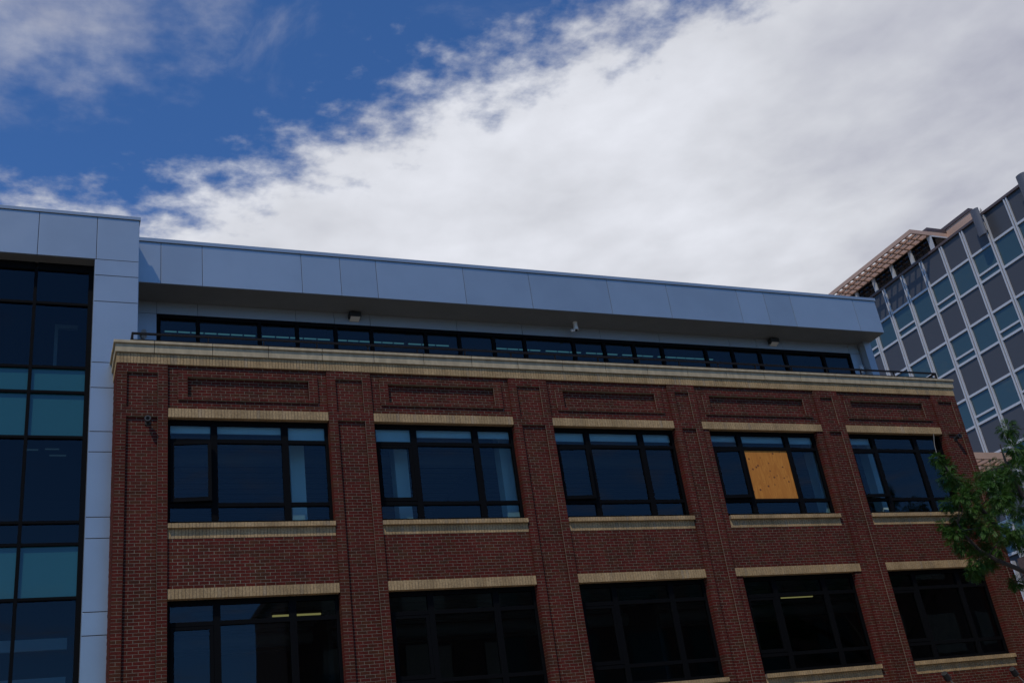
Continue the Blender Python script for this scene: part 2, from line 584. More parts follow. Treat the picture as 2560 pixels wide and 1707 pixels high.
# the three hundred bricks that show largest are parts of their own, the rest one mass
def seen(rec):
    c = Vector(((rec[0] + rec[1]) / 2, rec[2], (rec[4] + rec[5]) / 2)) - CAM
    z = c.dot(R2)
    u, v = c.dot(R0) / z * 2703.15, c.dot(R1) / z * 2703.15
    return abs(u) < 1270 and abs(v) < 845, c.length
cand = []
for i, r in enumerate(singles):
    ok, d = seen(r)
    if ok and r[1] - r[0] > 0.17:
        cand.append((d, i))
cand.sort()
pick = set(i for d, i in cand[:300])
brick_meshes = {}
for i, r in enumerate(singles):
    if i in pick:
        wx, dy_, hz = round(r[1] - r[0], 2), round(r[3] - r[2], 2), r[5] - r[4]
        key = (wx, dy_)
        if key not in brick_meshes:
            brick_meshes[key] = MB().box(-wx / 2 + .001, wx / 2 - .001, 0, dy_, -0.029, 0.029).mesh('brick', M['brick_one'])
        o = bpy.data.objects.new('brick', brick_meshes[key])
        o.location = ((r[0] + r[1]) / 2, r[2], (r[4] + r[5]) / 2)
        S.collection.objects.link(o)
        o.parent = WALL
    else:
        mass.brick(*r)
rest = mass.build('brick', M['brick_many'], WALL)
rest['kind'] = 'stuff'

# lower storey, below the picture: plain wall with the same openings
base = MB()
for a, b in PIERS:
    base.box(a, b, 0.0, 0.27, 0.14, ZB)
for bay in range(5):
    base.box(PIERS[bay][1], PIERS[bay + 1][0], BW, 0.27, 3.3, ZB)
    base.box(PIERS[bay][1], PIERS[bay + 1][0], BW, 0.27, 0.14, 0.8)
base.build('base_wall', M['opp'], BLDG)
sh = MB()
for bay in range(5):
    sh.box(PIERS[bay][1] + .01, PIERS[bay + 1][0] - .01, 0.2, 0.24, 0.8, 3.3)
sh.build('shop_window', M['blackglass'], BLDG)


# buff soldier courses
soldier_mass = MB()
SOLDIER = {}
n_single = [0]


def soldiers(x0, x1, z0, z1, yf, depth, parent, single):
    n = round((x1 - x0) / 0.0685)
    p = (x1 - x0) / n
    for i in range(n):
        a, b = x0 + p * i + .0043, x0 + p * (i + 1) - .0043
        yy = yf + rnd.uniform(-.0012, .0012)
        if single and n_single[0] < 300:
            key = (round(b - a, 3), round(z1 - z0, 3), depth)
            if key not in SOLDIER:
                SOLDIER[key] = MB().box(-(b - a) / 2, (b - a) / 2, 0, depth, -(z1 - z0) / 2, (z1 - z0) / 2).mesh('buff_brick', M['buff_one'])
            o = bpy.data.objects.new('buff_brick', SOLDIER[key])
            o.location = ((a + b) / 2, yy, (z0 + z1) / 2)
            S.collection.objects.link(o)
            o.parent = parent
            n_single[0] += 1
        else:
            soldier_mass.brick(a, b, yy, yf + depth, z0, z1)


order = sorted(lintel_recs, key=lambda r: (r[0], -r[1]))
for bay, fl, xa, xb, lb, lt in order:
    t_ = MB().box(xa + .003, xb - .003, 0.020, 0.26, lb + .002, lt - .002).build('lintel', M['dark_mortar'], BLDG)
    soldiers(xa + .003, xb - .003, lb, lt - .004, 0.014, 0.12, t_, bay < 3)
for bay, fl, xa, xb, sb, st in sill_recs:
    mid = st - 0.095
    t_ = MB()
    t_.box(xa + .003, xb - .003, 0.045, 0.26, sb + .002, mid)
    t_.box(xa + .003, xb - .003, -0.030, 0.26, mid + .002, st - .004)
    t_ = t_.build('sill', M['dark_mortar'], BLDG)
    soldiers(xa + .003, xb - .003, mid, st, -0.036, 0.15, t_, bay == 0)
    soldiers(xa + .003, xb - .003, sb + .004, mid - .006, 0.036, 0.08, t_, bay == 0 and fl == 0)
band = MB()
band.box(-0.004, 23.417, 0.002, 0.30, SB + .002, SB + 0.232)
band.box(-0.004, 0.30, 0.30, 1.05, SB + .002, SB + 0.232)
band = band.build('frieze', M['dark_mortar'], BLDG)
soldiers(-0.010, 23.423, SB, SB + 0.228, -0.008, 0.1, band, False)
for i in range(15):
    soldier_mass.box(-0.012, 0.08, 0.02 + .0685 * i + .004, 0.02 + .0685 * (i + 1) - .004, SB, SB + 0.228)
o = soldier_mass.build('buff_brick', M['buff_many'], band)
o['kind'] = 'stuff'

# stone coping: a fascia course and a slab course above, jointed every 1.22 m
CZ0 = SB + 0.233
joints = [-0.09, 0.75] + [0.75 + 1.2245 * i for i in range(1, 19)]
joints = [j for j in joints if j < 23.0] + [23.50]
for a, b in zip(joints[:-1], joints[1:]):
    j = 0.006
    a2 = -0.05 if a < 0 else a
    b2 = 23.46 if b > 23.4 else b
    MB().box(a2 + j, b2 - j, -0.050, 0.36, CZ0 + .004, CZ0 + 0.198).build('fascia_stone', M['limestone'], BLDG, 0.006)
    MB().box(a + j, b - j, -0.092, 0.40, CZ0 + 0.202, CZ0 + 0.268).build('coping_stone', M['limestone'], BLDG, 0.008)
MB().box(-0.05, 0.36, 0.366, 1.045, CZ0 + .004, CZ0 + 0.198).build('fascia_stone', M['limestone'], BLDG, 0.006)
MB().box(-0.092, 0.40, 0.406, 1.045, CZ0 + 0.202, CZ0 + 0.268).build('coping_stone', M['limestone'], BLDG, 0.008)
jm = MB().box(-0.03, 23.44, -0.030, 0.34, CZ0 + .006, CZ0 + 0.195)
jm.box(-0.03, 23.44, -0.070, 0.34, CZ0 + .205, CZ0 + 0.262)
jm.build('coping_mortar', M['dark_mortar'], BLDG)
# roof terrace, floors, inner walls
sl = MB()
sl.box(0.31, 23.1, 0.28, 13.9, 12.10, 12.42)
sl.build('terrace_floor', M['roof'], BLDG)
fl_ = MB()
fl_.box(0.31, 23.1, 0.29, 8.0, 11.35, 11.45)
fl_.box(0.31, 23.1, 0.29, 8.0, 7.62, 7.92)
fl_.box(0.31, 23.1, 0.29, 8.0, 3.75, 4.05)
fl_.build('floor_slab', M['ceiling'], BLDG)
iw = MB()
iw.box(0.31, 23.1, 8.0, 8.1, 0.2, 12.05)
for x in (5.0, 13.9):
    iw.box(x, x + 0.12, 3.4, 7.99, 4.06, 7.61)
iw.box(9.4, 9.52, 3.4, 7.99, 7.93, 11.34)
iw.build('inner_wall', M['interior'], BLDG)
MB().box(23.11, 23.413, 0.28, 13.9, 0.14, 12.30).build('right_wall', M['opp'], BLDG)
MB().box(0.31, 23.1, 13.6, 13.9, 0.14, 12.05).build('rear_wall', M['opp'], BLDG)

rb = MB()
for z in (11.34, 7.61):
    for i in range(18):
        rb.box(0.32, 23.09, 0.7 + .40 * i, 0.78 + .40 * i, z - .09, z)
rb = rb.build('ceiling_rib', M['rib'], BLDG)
dk = MB()
for y, z in ((2.6, 11.05), (5.0, 7.30)):
    dk.cyl((0.35, y, z), (23.0, y, z), .17, .17, 14)
dk.build('duct', M['duct'], BLDG)

# white columns that show behind the glass
for (x, fl) in ((3.93, 0), (6.37, 0), (9.06, 0), (18.48, 0), (20.46, 0)):
    bx('interior_column', M['white_in'], BLDG, x - .16, x + .16, 0.85, 1.17, 7.93, 11.34)


def pane_mesh(x0, x1, z0, z1, y, tilt=0.0015):
    t = [rnd.uniform(-tilt, tilt) for _ in range(3)]
    mb = MB()
    a = (x0, y + t[0], z0)
    b = (x1, y + t[1], z0)
    c = (x1, y + t[2], z1)
    d = (x0, y + t[0] + t[2] - t[1], z1)
    mb.quad(a, b, c, d)
    return mb


OPEN = {(0, 0): 7, (2, 0): 4.5, (3, 0): 4.5, (4, 0): 3.5}
for (x0, x1, st, lb, fl, bay) in WINDOWS:
    wd, ht = x1 - x0, lb - st
    s = wd / 3.458
    v = [(0, .07), (.905 * s, 1.04 * s), (2.42 * s, 2.565 * s), (wd - .065, wd)]
    h = [(0, .10), (.405, .495), (1.83, 1.922), (2.245, ht)]
    y0, y1 = 0.175, 0.275
    fm = MB()
    for a, b in v:
        fm.box(x0 + a, x0 + b, y0, y1, st + .001, lb - .001)
    for i in range(3):
        for a, b in h:
            fm.box(x0 + v[i][1], x0 + v[i + 1][0], y0 + .004, y1 - .004, st + a + .001, st + b - .001)
    win = fm.build('window', M['bronze'], BLDG, 0.004)
    names = {}
    for i in range(3):
        for j in range(3):
            a, b = x0 + v[i][1], x0 + v[i + 1][0]
            c, d = st + h[j][1], st + h[j + 1][0]
            if i == 0 and j == 1:
                # operable casement, hinged on its left edge
                sw = b - a - .012
                sm = MB()
                t_ = 0.072
                sm.box(0, t_, -.035, .03, 0, d - c - .012)
                sm.box(sw - t_, sw, -.035, .03, 0, d - c - .012)
                sm.box(t_, sw - t_, -.033, .028, 0, .085)
                sm.box(t_, sw - t_, -.033, .028, d - c - .012 - .06, d - c - .012)
                so_ = sm.build('sash', M['bronze'], win)
                pm = MB().quad((t_, 0, .085), (sw - t_, 0, .085), (sw - t_, 0, d - c - .072), (t_, 0, d - c - .072))
                po = pm.build('pane', M['glass'], win)
                ang = -math.radians(OPEN.get((bay, fl), 0))
                for q in (so_, po):
                    q.location = (a + .006, 0.205 if not ang else 0.17, c + .006)
                    q.rotation_euler = (0, 0, ang)
                continue
            if bay == 3 and fl == 0 and i == 1 and j == 1:
                bx('plywood_board', M['plywood'], win, a + .004, b - .004, 0.205, 0.222, c + .004, d - .004)
                continue
            pane_mesh(a + .001, b - .001, c + .001, d - .001, 0.225).build('pane', M['glass'], win)
    # drawn-up blinds in the head of the upper windows
    if fl == 0:
        drop = [(.19, .19, .34), (.34, .20, .20), (.24, .22, .22), (.18, .20, .21), (.20, 0, 0)][bay]
        for i in range(3):
            if drop[i]:
                bx('roller_blind', M['blind'], win, x0 + v[i][1] - .02, x0 + v[i + 1][0] + .02, 0.31, 0.33,
                   lb - .06 - drop[i], lb - 0.02)

# ------------------------------------------------------------------ terrace railing
RAIL = thing('terrace_railing', 'low dark steel railing along the stone coping of the brick building', 'railing')
RZ = CZ0 + 0.268
xr0, xr1, yr = 0.29, 23.14, 0.16
bx('top_rail', M['rail'], RAIL, xr0, xr1, yr - .02, yr + .02, 13.005, 13.050)
bx('middle_rail', M['rail'], RAIL, xr0 + .041, xr1 - .041, yr - .011, yr + .011, 12.862, 12.884)
for x in (xr0 + .02, xr1 - .02):
    bx('top_rail', M['rail'], RAIL, x - .02, x + .02, yr + .021, 1.6, 13.005, 13.050)
    bx('middle_rail', M['rail'], RAIL, x - .011, x + .011, yr + .012, 1.6, 12.862, 12.884)
pp = [xr0 + .021] + [0.29 + .4 + 1.2245 * i for i in range(1, 18)] + [xr1 - .021]
for i, x in enumerate(pp):
    hw = .02 if i in (0, len(pp) - 1) else .013
    bx('post', M['rail'], RAIL, x - hw, x + hw, yr - .018, yr + .018, RZ, 13.004)
for x in (xr0 + .02, xr1 - .02):
    bx('post', M['rail'], RAIL, x - .018, x + .018, 1.56, 1.6, 12.43, 13.004)

# ------------------------------------------------------------------ penthouse
PENT = thing('penthouse', 'blue grey metal clad top storey with deep eave and ribbon window above the brick building', 'building')
FJ = [0.487, 1.07, 2.06, 4.555, 5.58, 6.565, 9.055, 11.045, 13.565, 15.57, 18.09, 19.1, 20.1, 22.61, 23.55]
for a, b in zip(FJ[:-1], FJ[1:]):
    MB().box(a + .006, b - .006, 2.0, 2.03, 15.385, 16.530).build('cladding_panel', M['metal'], PENT, 0.004)
bx('eave_backing', M['metal_in'], PENT, 0.49, 23.54, 2.02, 2.30, 15.40, 16.53)
MB().box(0.487, 23.57, 1.965, 2.5, 16.536, 16.640).build('roof_coping', M['metal'], PENT, 0.006)
MB().box(0.49, 23.545, 2.032, 2.93, 15.375, 15.399).build('soffit', M['soffit'], PENT)
MB().box(23.52, 23.55, 2.031, 9.0, 15.40, 16.53).build('side_panel', M['metal'], PENT)
YW = 2.93
WJ = [0.487, 1.07, 2.06, 4.555, 5.58, 6.565, 9.055, 11.045, 13.565, 15.57, 18.09, 19.1, 20.1, 22.75, 23.16]
for a, b in zip(WJ[:-1], WJ[1:]):
    MB().box(a + .006, b - .006, YW, YW + .03, 15.045, 15.373).build('wall_panel', M['wallpanel'], PENT)
bx('wall_panel', M['wallpanel'], PENT, 0.487, 1.064, YW, YW + .03, 12.43, 15.035)
bx('wall_panel', M['wallpanel'], PENT, 22.756, 23.154, YW, YW + .03, 12.43, 15.035)
bx('end_pier', M['wallpanel'], PENT, 23.20, 23.48, 2.66, YW + .03, 12.43, 15.373)
bx('wall_backing', M['metal_in'], PENT, 0.49, 1.06, YW + .031, YW + .2, 12.43, 15.37)
bx('wall_backing', M['metal_in'], PENT, 22.76, 23.47, YW + .031, YW + .2, 12.43, 15.37)
bx('wall_backing', M['metal_in'], PENT, 1.061, 22.759, YW + .031, YW + .2, 15.06, 15.37)
MU = [2.065, 3.6, 4.575, 5.6, 6.58, 8.11, 9.09, 10.12, 11.07, 12.63, 13.63, 14.63, 15.6, 17.15, 18.13, 19.15, 20.12, 21.63]
rw = MB()
rw.box(1.07, 1.14, YW - .01, YW + .10, 12.44, 15.03)
rw.box(22.66, 22.75, YW - .01, YW + .10, 12.44, 15.03)
for x in MU:
    rw.box(x - .045, x + .045, YW - .008, YW + .10, 12.45, 14.93)
rw.box(1.14, 22.66, YW - .006, YW + .10, 14.93, 15.03)
rw.box(1.14, 22.66, YW - .006, YW + .10, 12.44, 12.56)
rw = rw.build('ribbon_window', M['bronze'], PENT)
xs_ = [1.14] + MU + [22.66]
for a, b in zip(xs_[:-1], xs_[1:]):
    pane_mesh(a + .03, b - .03, 12.57, 14.925, YW + .05, 0.003).build('pane', M['glass'], rw)
pi = MB()
pi.box(0.49, 23.5, YW + .21, 9.0, 16.2, 16.5)
pi.box(0.49, 23.5, 9.0, 9.1, 12.43, 16.2)
pi.box(23.48, 23.51, YW + .21, 9.0, 12.43, 16.19)
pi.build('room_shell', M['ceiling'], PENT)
for (x, y) in ((7.4, 6.2), (16.2, 6.0)):
    bx('interior_column', M['interior'], PENT, x - .2, x + .2, y, y + .4, 12.43, 16.19)

# linear lamps hanging in the penthouse room
segs = [(1.45, 3.9), (4.05, 6.0), (6.15, 8.2), (8.3, 9.6), (11.1, 12.6), (12.75, 14.0), (14.15, 15.3), (15.45, 16.6), (16.75, 18.9)]
names_l = ['leftmost', 'second', 'third', 'fourth', 'fifth', 'sixth', 'seventh', 'eighth', 'rightmost']
for k, (a, b) in enumerate(segs):
    t_ = thing('linear_lamp', 'lit linear ceiling lamp behind the ribbon window, %s of the row' % names_l[k], 'lamp',
               'linear lamps inside the penthouse', (a, 5.0, 15.62))
    bx('housing', M['black'], t_, 0, b - a, -.04, .04, 0.031, .07)
    n = max(2, int((b - a) / .34))
    mb = MB()
    for i in range(n):
        mb.box((b - a) * i / n + .02, (b - a) * (i + 1) / n - .02, -.02, .02, 0.0, .022)
    mb.build('diffuser', M['led'], t_)
    hang = MB()
    hang.box(.1, .11, -.005, .005, .071, .57)
    hang.box(b - a - .11, b - a - .10, -.005, .005, .071, .57)
    hang.build('hanger', M['black'], t_)

# fluorescent lamps on the floor below
for (x, y, z, L, lab) in ((3.66, 3.0, 7.385, 1.12, 'lit yellowish tube lamp inside the lower left window'),
                          (17.78, 3.0, 7.21, 1.07, 'lit yellow tube lamp inside the dark lower window under the boarded one')):
    t_ = thing('tube_lamp', lab, 'lamp', None, (x, y, z))
    bx('tube', M['tube'], t_, 0, L, -.025, .025, 0, .034)
    bx('housing', M['black'], t_, -.02, L + .02, -.06, .06, .036, .10)
    hg = MB().box(.15, .16, -.005, .005, .101, 7.62 - z).box(L - .16, L - .15, -.005, .005, .101, 7.62 - z)
    hg.build('hanger', M['black'], t_)

# ------------------------------------------------------------------ fittings on the penthouse and facade
def soffit_lamp(x, lab):
    t_ = thing('wall_lamp', lab, 'lamp', 'box lamps under the eave', (x, YW, 15.23))
    mb = MB()
    mb.box(-.16, .16, -.20, 0, -0.03, .11)
    mb.build('housing', M['black'], t_, 0.012)
    q = MB()
    q.quad((-.13, -.19, -.034), (.13, -.19, -.034), (.13, -.02, -.10), (-.13, -.02, -.10))
    q.quad((-.13, -.02, -.10), (.13, -.02, -.10), (.13, -.02, -.032), (-.13, -.02, -.032))
    q.build('lens', M['lens'], t_)


soffit_lamp(6.12, 'dark box wall lamp under the eave at the left, above the ribbon window')
soffit_lamp(19.72, 'dark box wall lamp under the eave at the right, near the penthouse end')

t_ = thing('security_camera', 'white cylindrical security camera hanging from the penthouse eave', 'camera', None, (12.62, 2.62, 15.375))
t_.scale = (.82, .82, .9)
mb = MB()
mb.cyl((0, 0, 0), (0, 0, -.03), .085, .085, 20)
mb.cyl((0, 0, -.03), (0, 0, -.27), .075, .092, 20)
mb.build('housing', M['whiteplastic'], t_)
mb = MB()
mb.cyl((0, 0, -.27), (0, 0, -.31), .06, .04, 16)
mb.build('dome', M['black'], t_)
mb = MB()
mb.cyl((-.06, 0, -.29), (-.17, -.03, -.33), .03, .03, 12)
mb.cyl((-.17, -.03, -.33), (-.22, -.05, -.30), .042, .042, 12)
mb.build('side_sensor', M['whiteplastic'], t_)


def flood(x, z, lab, y=0.052):
    t_ = thing('floodlight', lab, 'lamp', 'round floodlights on the brick piers', (x, y, z))
    t_.scale = (.82, .82, .82)
    mb = MB()
    mb.box(-.07, .07, -.03, 0, -.09, .05)
    mb.build('bracket', M['black'], t_, 0.006)
    mb = MB()
    mb.cyl((0, -.03, -.02), (0, -.12, 0.0), .035, .05, 14)
    mb.cyl((0, -.12, 0.0), (-.02, -.26, .0), .075, .08, 18)
    mb.build('housing', M['black'], t_)
    mb = MB()
    mb.cyl((-.02, -.262, .0), (-.0202, -.264, .0), .045, .045, 16)
    mb.build('lens', M['bronze'], t_)


flood(0.635, 10.90, 'round dark floodlight high on the leftmost brick pier beside the first window')
flood(22.94, 10.90, 'round dark floodlight high on the rightmost brick pier beside the last window')


def spot(x, z, lab):
    t_ = thing('spotlight', lab, 'lamp', 'spotlights below the last sill', (x + .42, BW, z - .36))
    bx('bracket', M['black'], t_, -.05, .05, -.025, 0, -.05, .05)
    mb = MB()
    mb.cyl((0, -.02, 0), (-.10, -.16, .10), .013, .013, 8)
    mb.cyl((-.10, -.16, .10), (-.32, -.20, .30), .013, .013, 8)
    mb.build('arm', M['beige'], t_)
    mb = MB()
    mb.cyl((-.32, -.20, .27), (-.46, -.26, .42), .085, .075, 14)
    mb.build('head', M['black'], t_, 0.006)


spot(19.72, 4.36, 'dark spotlight on the brick below the last lower sill, nearer the pier on its left')
spot(22.0, 4.32, 'dark spotlight on an arm below the last lower sill, by the building corner')

t_ = thing('wall_sounder', 'small round beige fitting on the metal panel left of the ribbon window', 'fitting', None, (0.76, YW, 14.42))
mb = MB()
mb.cyl((0, 0, 0), (0, -.05, 0), .085, .085, 16)
mb.build('plate', M['beige'], t_)
mb = MB()
mb.cyl((0, -.05, .03), (0, -.15, .02), .055, .065, 14)
mb.cyl((0, -.04, -.06), (0, -.13, -.10), .04, .05, 12)
mb.build('horn', M['beige'], t_)
t_ = thing('wall_sensor', 'small white finned fitting on the metal panel right of the ribbon window', 'fitting', None, (23.03, YW, 14.45))
bx('plate', M['whiteplastic'], t_, -.05, .05, -.03, 0, -.10, .06)
mb = MB()
for i, a in enumerate((-50, -25, 0, 25, 50)):
    r = math.radians(a)
    mb.cyl((0, -.05, .02), (math.sin(r) * .15, -.07, .02 + math.cos(r) * .15), .014, .006, 6)
mb.build('fin', M['whiteplastic'], t_)
bx('body', M['whiteplastic'], t_, -.04, .05, -.09, -.031, -.05, .03)

# ------------------------------------------------------------------ metal and glass tower at the left
TOW = thing('glass_tower', 'dark glass bay framed by blue grey metal panels at the left end', 'building')
YT = 1.05
bj = [-6.0, -4.21, -2.96, -1.705, -0.452, 0.487]
for a, b in zip(bj[:-1], bj[1:]):
    MB().box(a + .007, b - .007, YT, YT + .03, 15.372, 16.505).build('cladding_panel', M['metal'], TOW, 0.004)
cz = [2.0, 3.34, 4.76, 5.30, 6.737, 7.203, 8.715, 9.168, 10.61, 11.078, 12.111, 12.724, 14.263, 14.947, 15.368]
for a, b in zip(cz[:-1], cz[1:]):
    MB().box(-0.468, 0.480, YT, YT + .03, a + .008, b - .008).build('cladding_panel', M['metal'], TOW, 0.004)
bx('column_core', M['metal_in'], TOW, -0.46, 0.474, YT + .012, YT + .36, 0.14, 15.37)
bx('beam_core', M['metal_in'], TOW, -5.99, 0.474, YT + .012, YT + .36, 15.39, 16.50)
MB().box(-6.0, 0.510, YT - .028, YT + .6, 16.512, 16.600).build('roof_coping', M['metal'], TOW, 0.006)
MB().box(0.475, 0.487, YT + .031, 8.0, 12.44, 16.505).build('side_panel', M['metal'], TOW)
MB().box(-0.480, -0.469, YT + .002, YT + .36, 0.14, 15.366).build('return_panel', M['metal'], TOW)
MB().box(-5.99, -0.482, YT + .03, YT + .36, 15.362, 15.372).build('soffit', M['soffit'], TOW)
YG = 1.40
tm = MB()
vx = [-5.45, -4.20, -2.95, -1.705]
hz = [2.0, 3.3, 4.75, 5.28, 7.59, 8.71, 9.18, 11.07, 12.125, 12.725, 14.32, 15.20]
fw = .035
tm.box(-0.585, -0.482, YG - .03, YG + .12, 0.2, 15.36)
for x in vx:
    tm.box(x - fw, x + fw, YG - .03, YG + .12, 0.2, 15.20)
xs_ = [-6.0] + vx + [-0.55]
for i in range(len(xs_) - 1):
    a = xs_[i] + (fw if i else 0)
    b = xs_[i + 1] - fw
    for z in hz[:-1]:
        tm.box(a, b, YG - .026, YG + .11, z - .030, z + .030)
    tm.box(a, b, YG - .026, YG + .11, 15.17, 15.36)
tm.build('curtain_wall_frame', M['bronze'], TOW)
teal = {(12.125, 12.725), (11.07, 12.125), (7.59, 8.71)}
for i in range(1, len(xs_) - 1):
    for a, b in zip(hz[:-1], hz[1:]):
        m_ = M['spandrel_teal'] if (a, b) in teal else M['glass_dark']
        o = pane_mesh(xs_[i] + .034, xs_[i + 1] - .034, a + .029, b - .029, YG + .03, 0.004).build('pane', m_, TOW)
ti = MB()
for z in (4.85, 8.2, 11.6, 15.3):
    ti.box(-5.99, 0.40, YG + .13, 7.0, z, z + .35)
ti.box(-5.99, 0.40, 7.0, 7.1, 0.2, 16.4)
ti.box(0.40, 0.46, YG + .13, 7.0, 0.2, 16.4)
ti.box(-6.05, -5.99, YG - .03, 7.0, 0.2, 16.4)
ti.build('room_shell', M['ceiling'], TOW)
bx('roof_deck', M['roof'], TOW, -5.99, 0.47, YT + .61, 7.1, 16.41, 16.5)
# stair landing seen dimly through the lowest panes
st_ = MB()
st_.box(-5.5, -0.7, 2.2, 2.28, 6.05, 6.20)
st_.box(-5.5, -0.7, 2.2, 2.28, 6.75, 6.98)
st_.cyl((-2.6, 2.24, 5.1), (-1.9, 2.24, 6.05), .03, .03, 8)
st_.cyl((-3.0, 2.24, 5.0), (-3.0, 2.24, 6.75), .05, .05, 8)
st_.build('stair_rail', M['blind'], TOW)
lm = MB()
for (x, y, z, L) in ((-1.32, 3.2, 11.50, .30), (-1.22, 3.6, 11.50, .36), (-1.72, 3.0, 11.40, .26), (-1.9, 3.0, 7.95, .8)):
    lm.box(x, x + L, y, y + .03, z, z + .025)
lm.build('interior_lamp', M['dim'], TOW)
pt = MB()
pt.box(-1.25, -0.72, 4.0, 4.1, 15.05, 15.15)
pt.box(-1.25, -1.17, 4.0, 4.1, 13.0, 15.05)
pt.build('interior_portal', M['white_in'], TOW)

# ------------------------------------------------------------------ office tower on the right, across the side street
OFF = thing('office_tower', 'tall curtain wall office block with white mullions, dark spandrels and roof trellis', 'building')
XO = 48.75
P0, PP = 14.51, 1.792
ky = [P0 + PP * k for k in range(-5, 13)]
zr = [31.98, 30.14, 28.35, 26.37, 24.61, 22.60, 20.86, 18.90, 17.12, 15.13, 13.35]
yA, yB = ky[0], ky[-1]
MW = .125
mull = {}
for y in ky:
    mb = MB()
    mb.box(XO - .10, XO + .10, y - MW, y - .045, 13.0, 31.97)
    mb.box(XO - .10, XO + .10, y + .045, y + MW, 13.0, 31.97)
    mb.build('mullion', M['mullion'], OFF)
    bx('mullion_groove', M['groove'], OFF, XO - .03, XO + .09, y - .044, y + .044, 13.0, 31.96)
for i in range(len(ky) - 1):
    a, b = ky[i] + MW, ky[i + 1] - MW
    for r in range(len(zr) - 1):
        z1, z0 = zr[r], zr[r + 1]
        th = .07
        zz1 = z1 if r == 0 else z1 - th
        if r % 2 == 0:
            bx('spandrel_panel', M['spandrel_dark'], OFF, XO, XO + .05, a, b, z0 + th, zz1)
        else:
            hop = (i % 2 == 0)
            zb_ = z0 + th
            if hop:
                hb = z0 + .46
                bx('hopper_bar', M['mullion'], OFF, XO - .06, XO + .06, a, b, hb - .06, hb + .06)
                mb = MB()
                mb.quad((XO + .02, b, zb_), (XO + .02, a, zb_), (XO + .02, a, hb - .06), (XO + .02, b, hb - .06))
                mb.build('pane', M['far_glass'], OFF)
                zb_ = hb + .06
            e1, e2 = rnd.uniform(-.006, .006), rnd.uniform(-.006, .006)
            mb = MB()
            mb.quad((XO + .02, b, zb_), (XO + .02 + e1, a, zb_), (XO + .02 + e1 + e2, a, zz1), (XO + .02 + e2, b, zz1))
            mb.build('pane', M['far_glass'], OFF)
        if r + 1 < len(zr):
            bx('transom', M['mullion'], OFF, XO - .07, XO + .07, a, b, z0 - th, z0 + th)
bx('core', M['interior'], OFF, XO + .12, 75, yA, yB, 0.1, 31.9)
MB().box(XO - .13, XO + 8, yA - .2, yB + .3, 31.985, 32.15).build('cornice', M['cap'], OFF, 0.01)
# pale strip and red brick at the foot of the tower
bx('brick_base', M['opp'], OFF, XO - .12, XO + .1, yA, 22.0, 0.1, 12.98)
bx('pilaster', M['mullion'], OFF, XO - .2, XO + .1, 22.35, 23.0, 0.1, 12.98)
bx('base_glazing', M['far_glass'], OFF, XO - .05, XO + .1, 23.05, yB, 0.1, 12.98)
# clerestory set on the cornice
yC = 20.32
bx('clerestory_glass', M['blackglass'], OFF, XO + .05, XO + .12, yC + .02, yB, 32.155, 33.12)
bx('clerestory_glass', M['blackglass'], OFF, XO + .3, 50.2, yC + .02, yC + .08, 32.155, 33.10)
cm = MB()
for i in range(8):
    y = yC + .15 + 1.8 * i
    bx('clerestory_mullion', M['mullion'], OFF, XO - .06, XO + .04, y - .14, y + .14, 32.156, 33.12)
bx('clerestory_rail', M['mullion'], OFF, XO + .06, 50.2, yC - .03, yC + .015, 33.00, 33.10)
MB().box(XO - .12, 52, yC - .02, yB, 33.42, 33.66).build('clerestory_roof', M['cap'], OFF)
bx('clerestory_beam', M['tan'], OFF, XO - .06, 50.2, yC, yC + .12, 33.11, 33.41)
bx('parapet', M['tan'], OFF, 50.2, 50.45, 18.22, 25.0, 32.155, 33.66)
MB().box(50.14, 50.51, 18.16, 25.0, 33.662, 33.88).build('parapet_cap', M['cap'], OFF)


def trellis(x0, x1, y0, y1, z0, z1, nx, ny, th):
    """open grid of deep slats round a fascia frame; every slat its own part"""
    f = .10
    bx('trellis_fascia', M['tan'], OFF, x0, x0 + f, y0, y1, z0, z1)
    bx('trellis_fascia', M['tan'], OFF, x0 + f + .001, x1, y0, y0 + f, z0, z1)
    bx('trellis_fascia', M['tan'], OFF, x1 - f, x1, y0 + f + .001, y1, z0, z1)
    for i in range(1, nx):
        x = x0 + f + (x1 - x0 - 2 * f) * i / nx
        bx('trellis_slat', M['tan'], OFF, x - th / 2, x + th / 2, y0 + f, y1, z0 + .01, z0 + .165)
    for j in range(1, ny + 1):
        y = y0 + f + (y1 - y0 - f) * j / ny
        xa = x0 + f
        for i in range(nx):
            xb = x0 + f + (x1 - x0 - 2 * f) * (i + 1) / nx
            bx('trellis_slat', M['tan'], OFF, xa + (th / 2 if i else 0) + .001, xb - (th / 2 if i < nx - 1 else 0) - .001,
               y - th / 2, y + th / 2, z0 + .013, z0 + .162)
            xa = xb


trellis(47.16, 48.69, yC, 32.0, 33.10, 33.37, 3, 20, .11)
trellis(45.2, 48.60, 20.0, 30.0, 18.12, 18.50, 5, 10, .16)


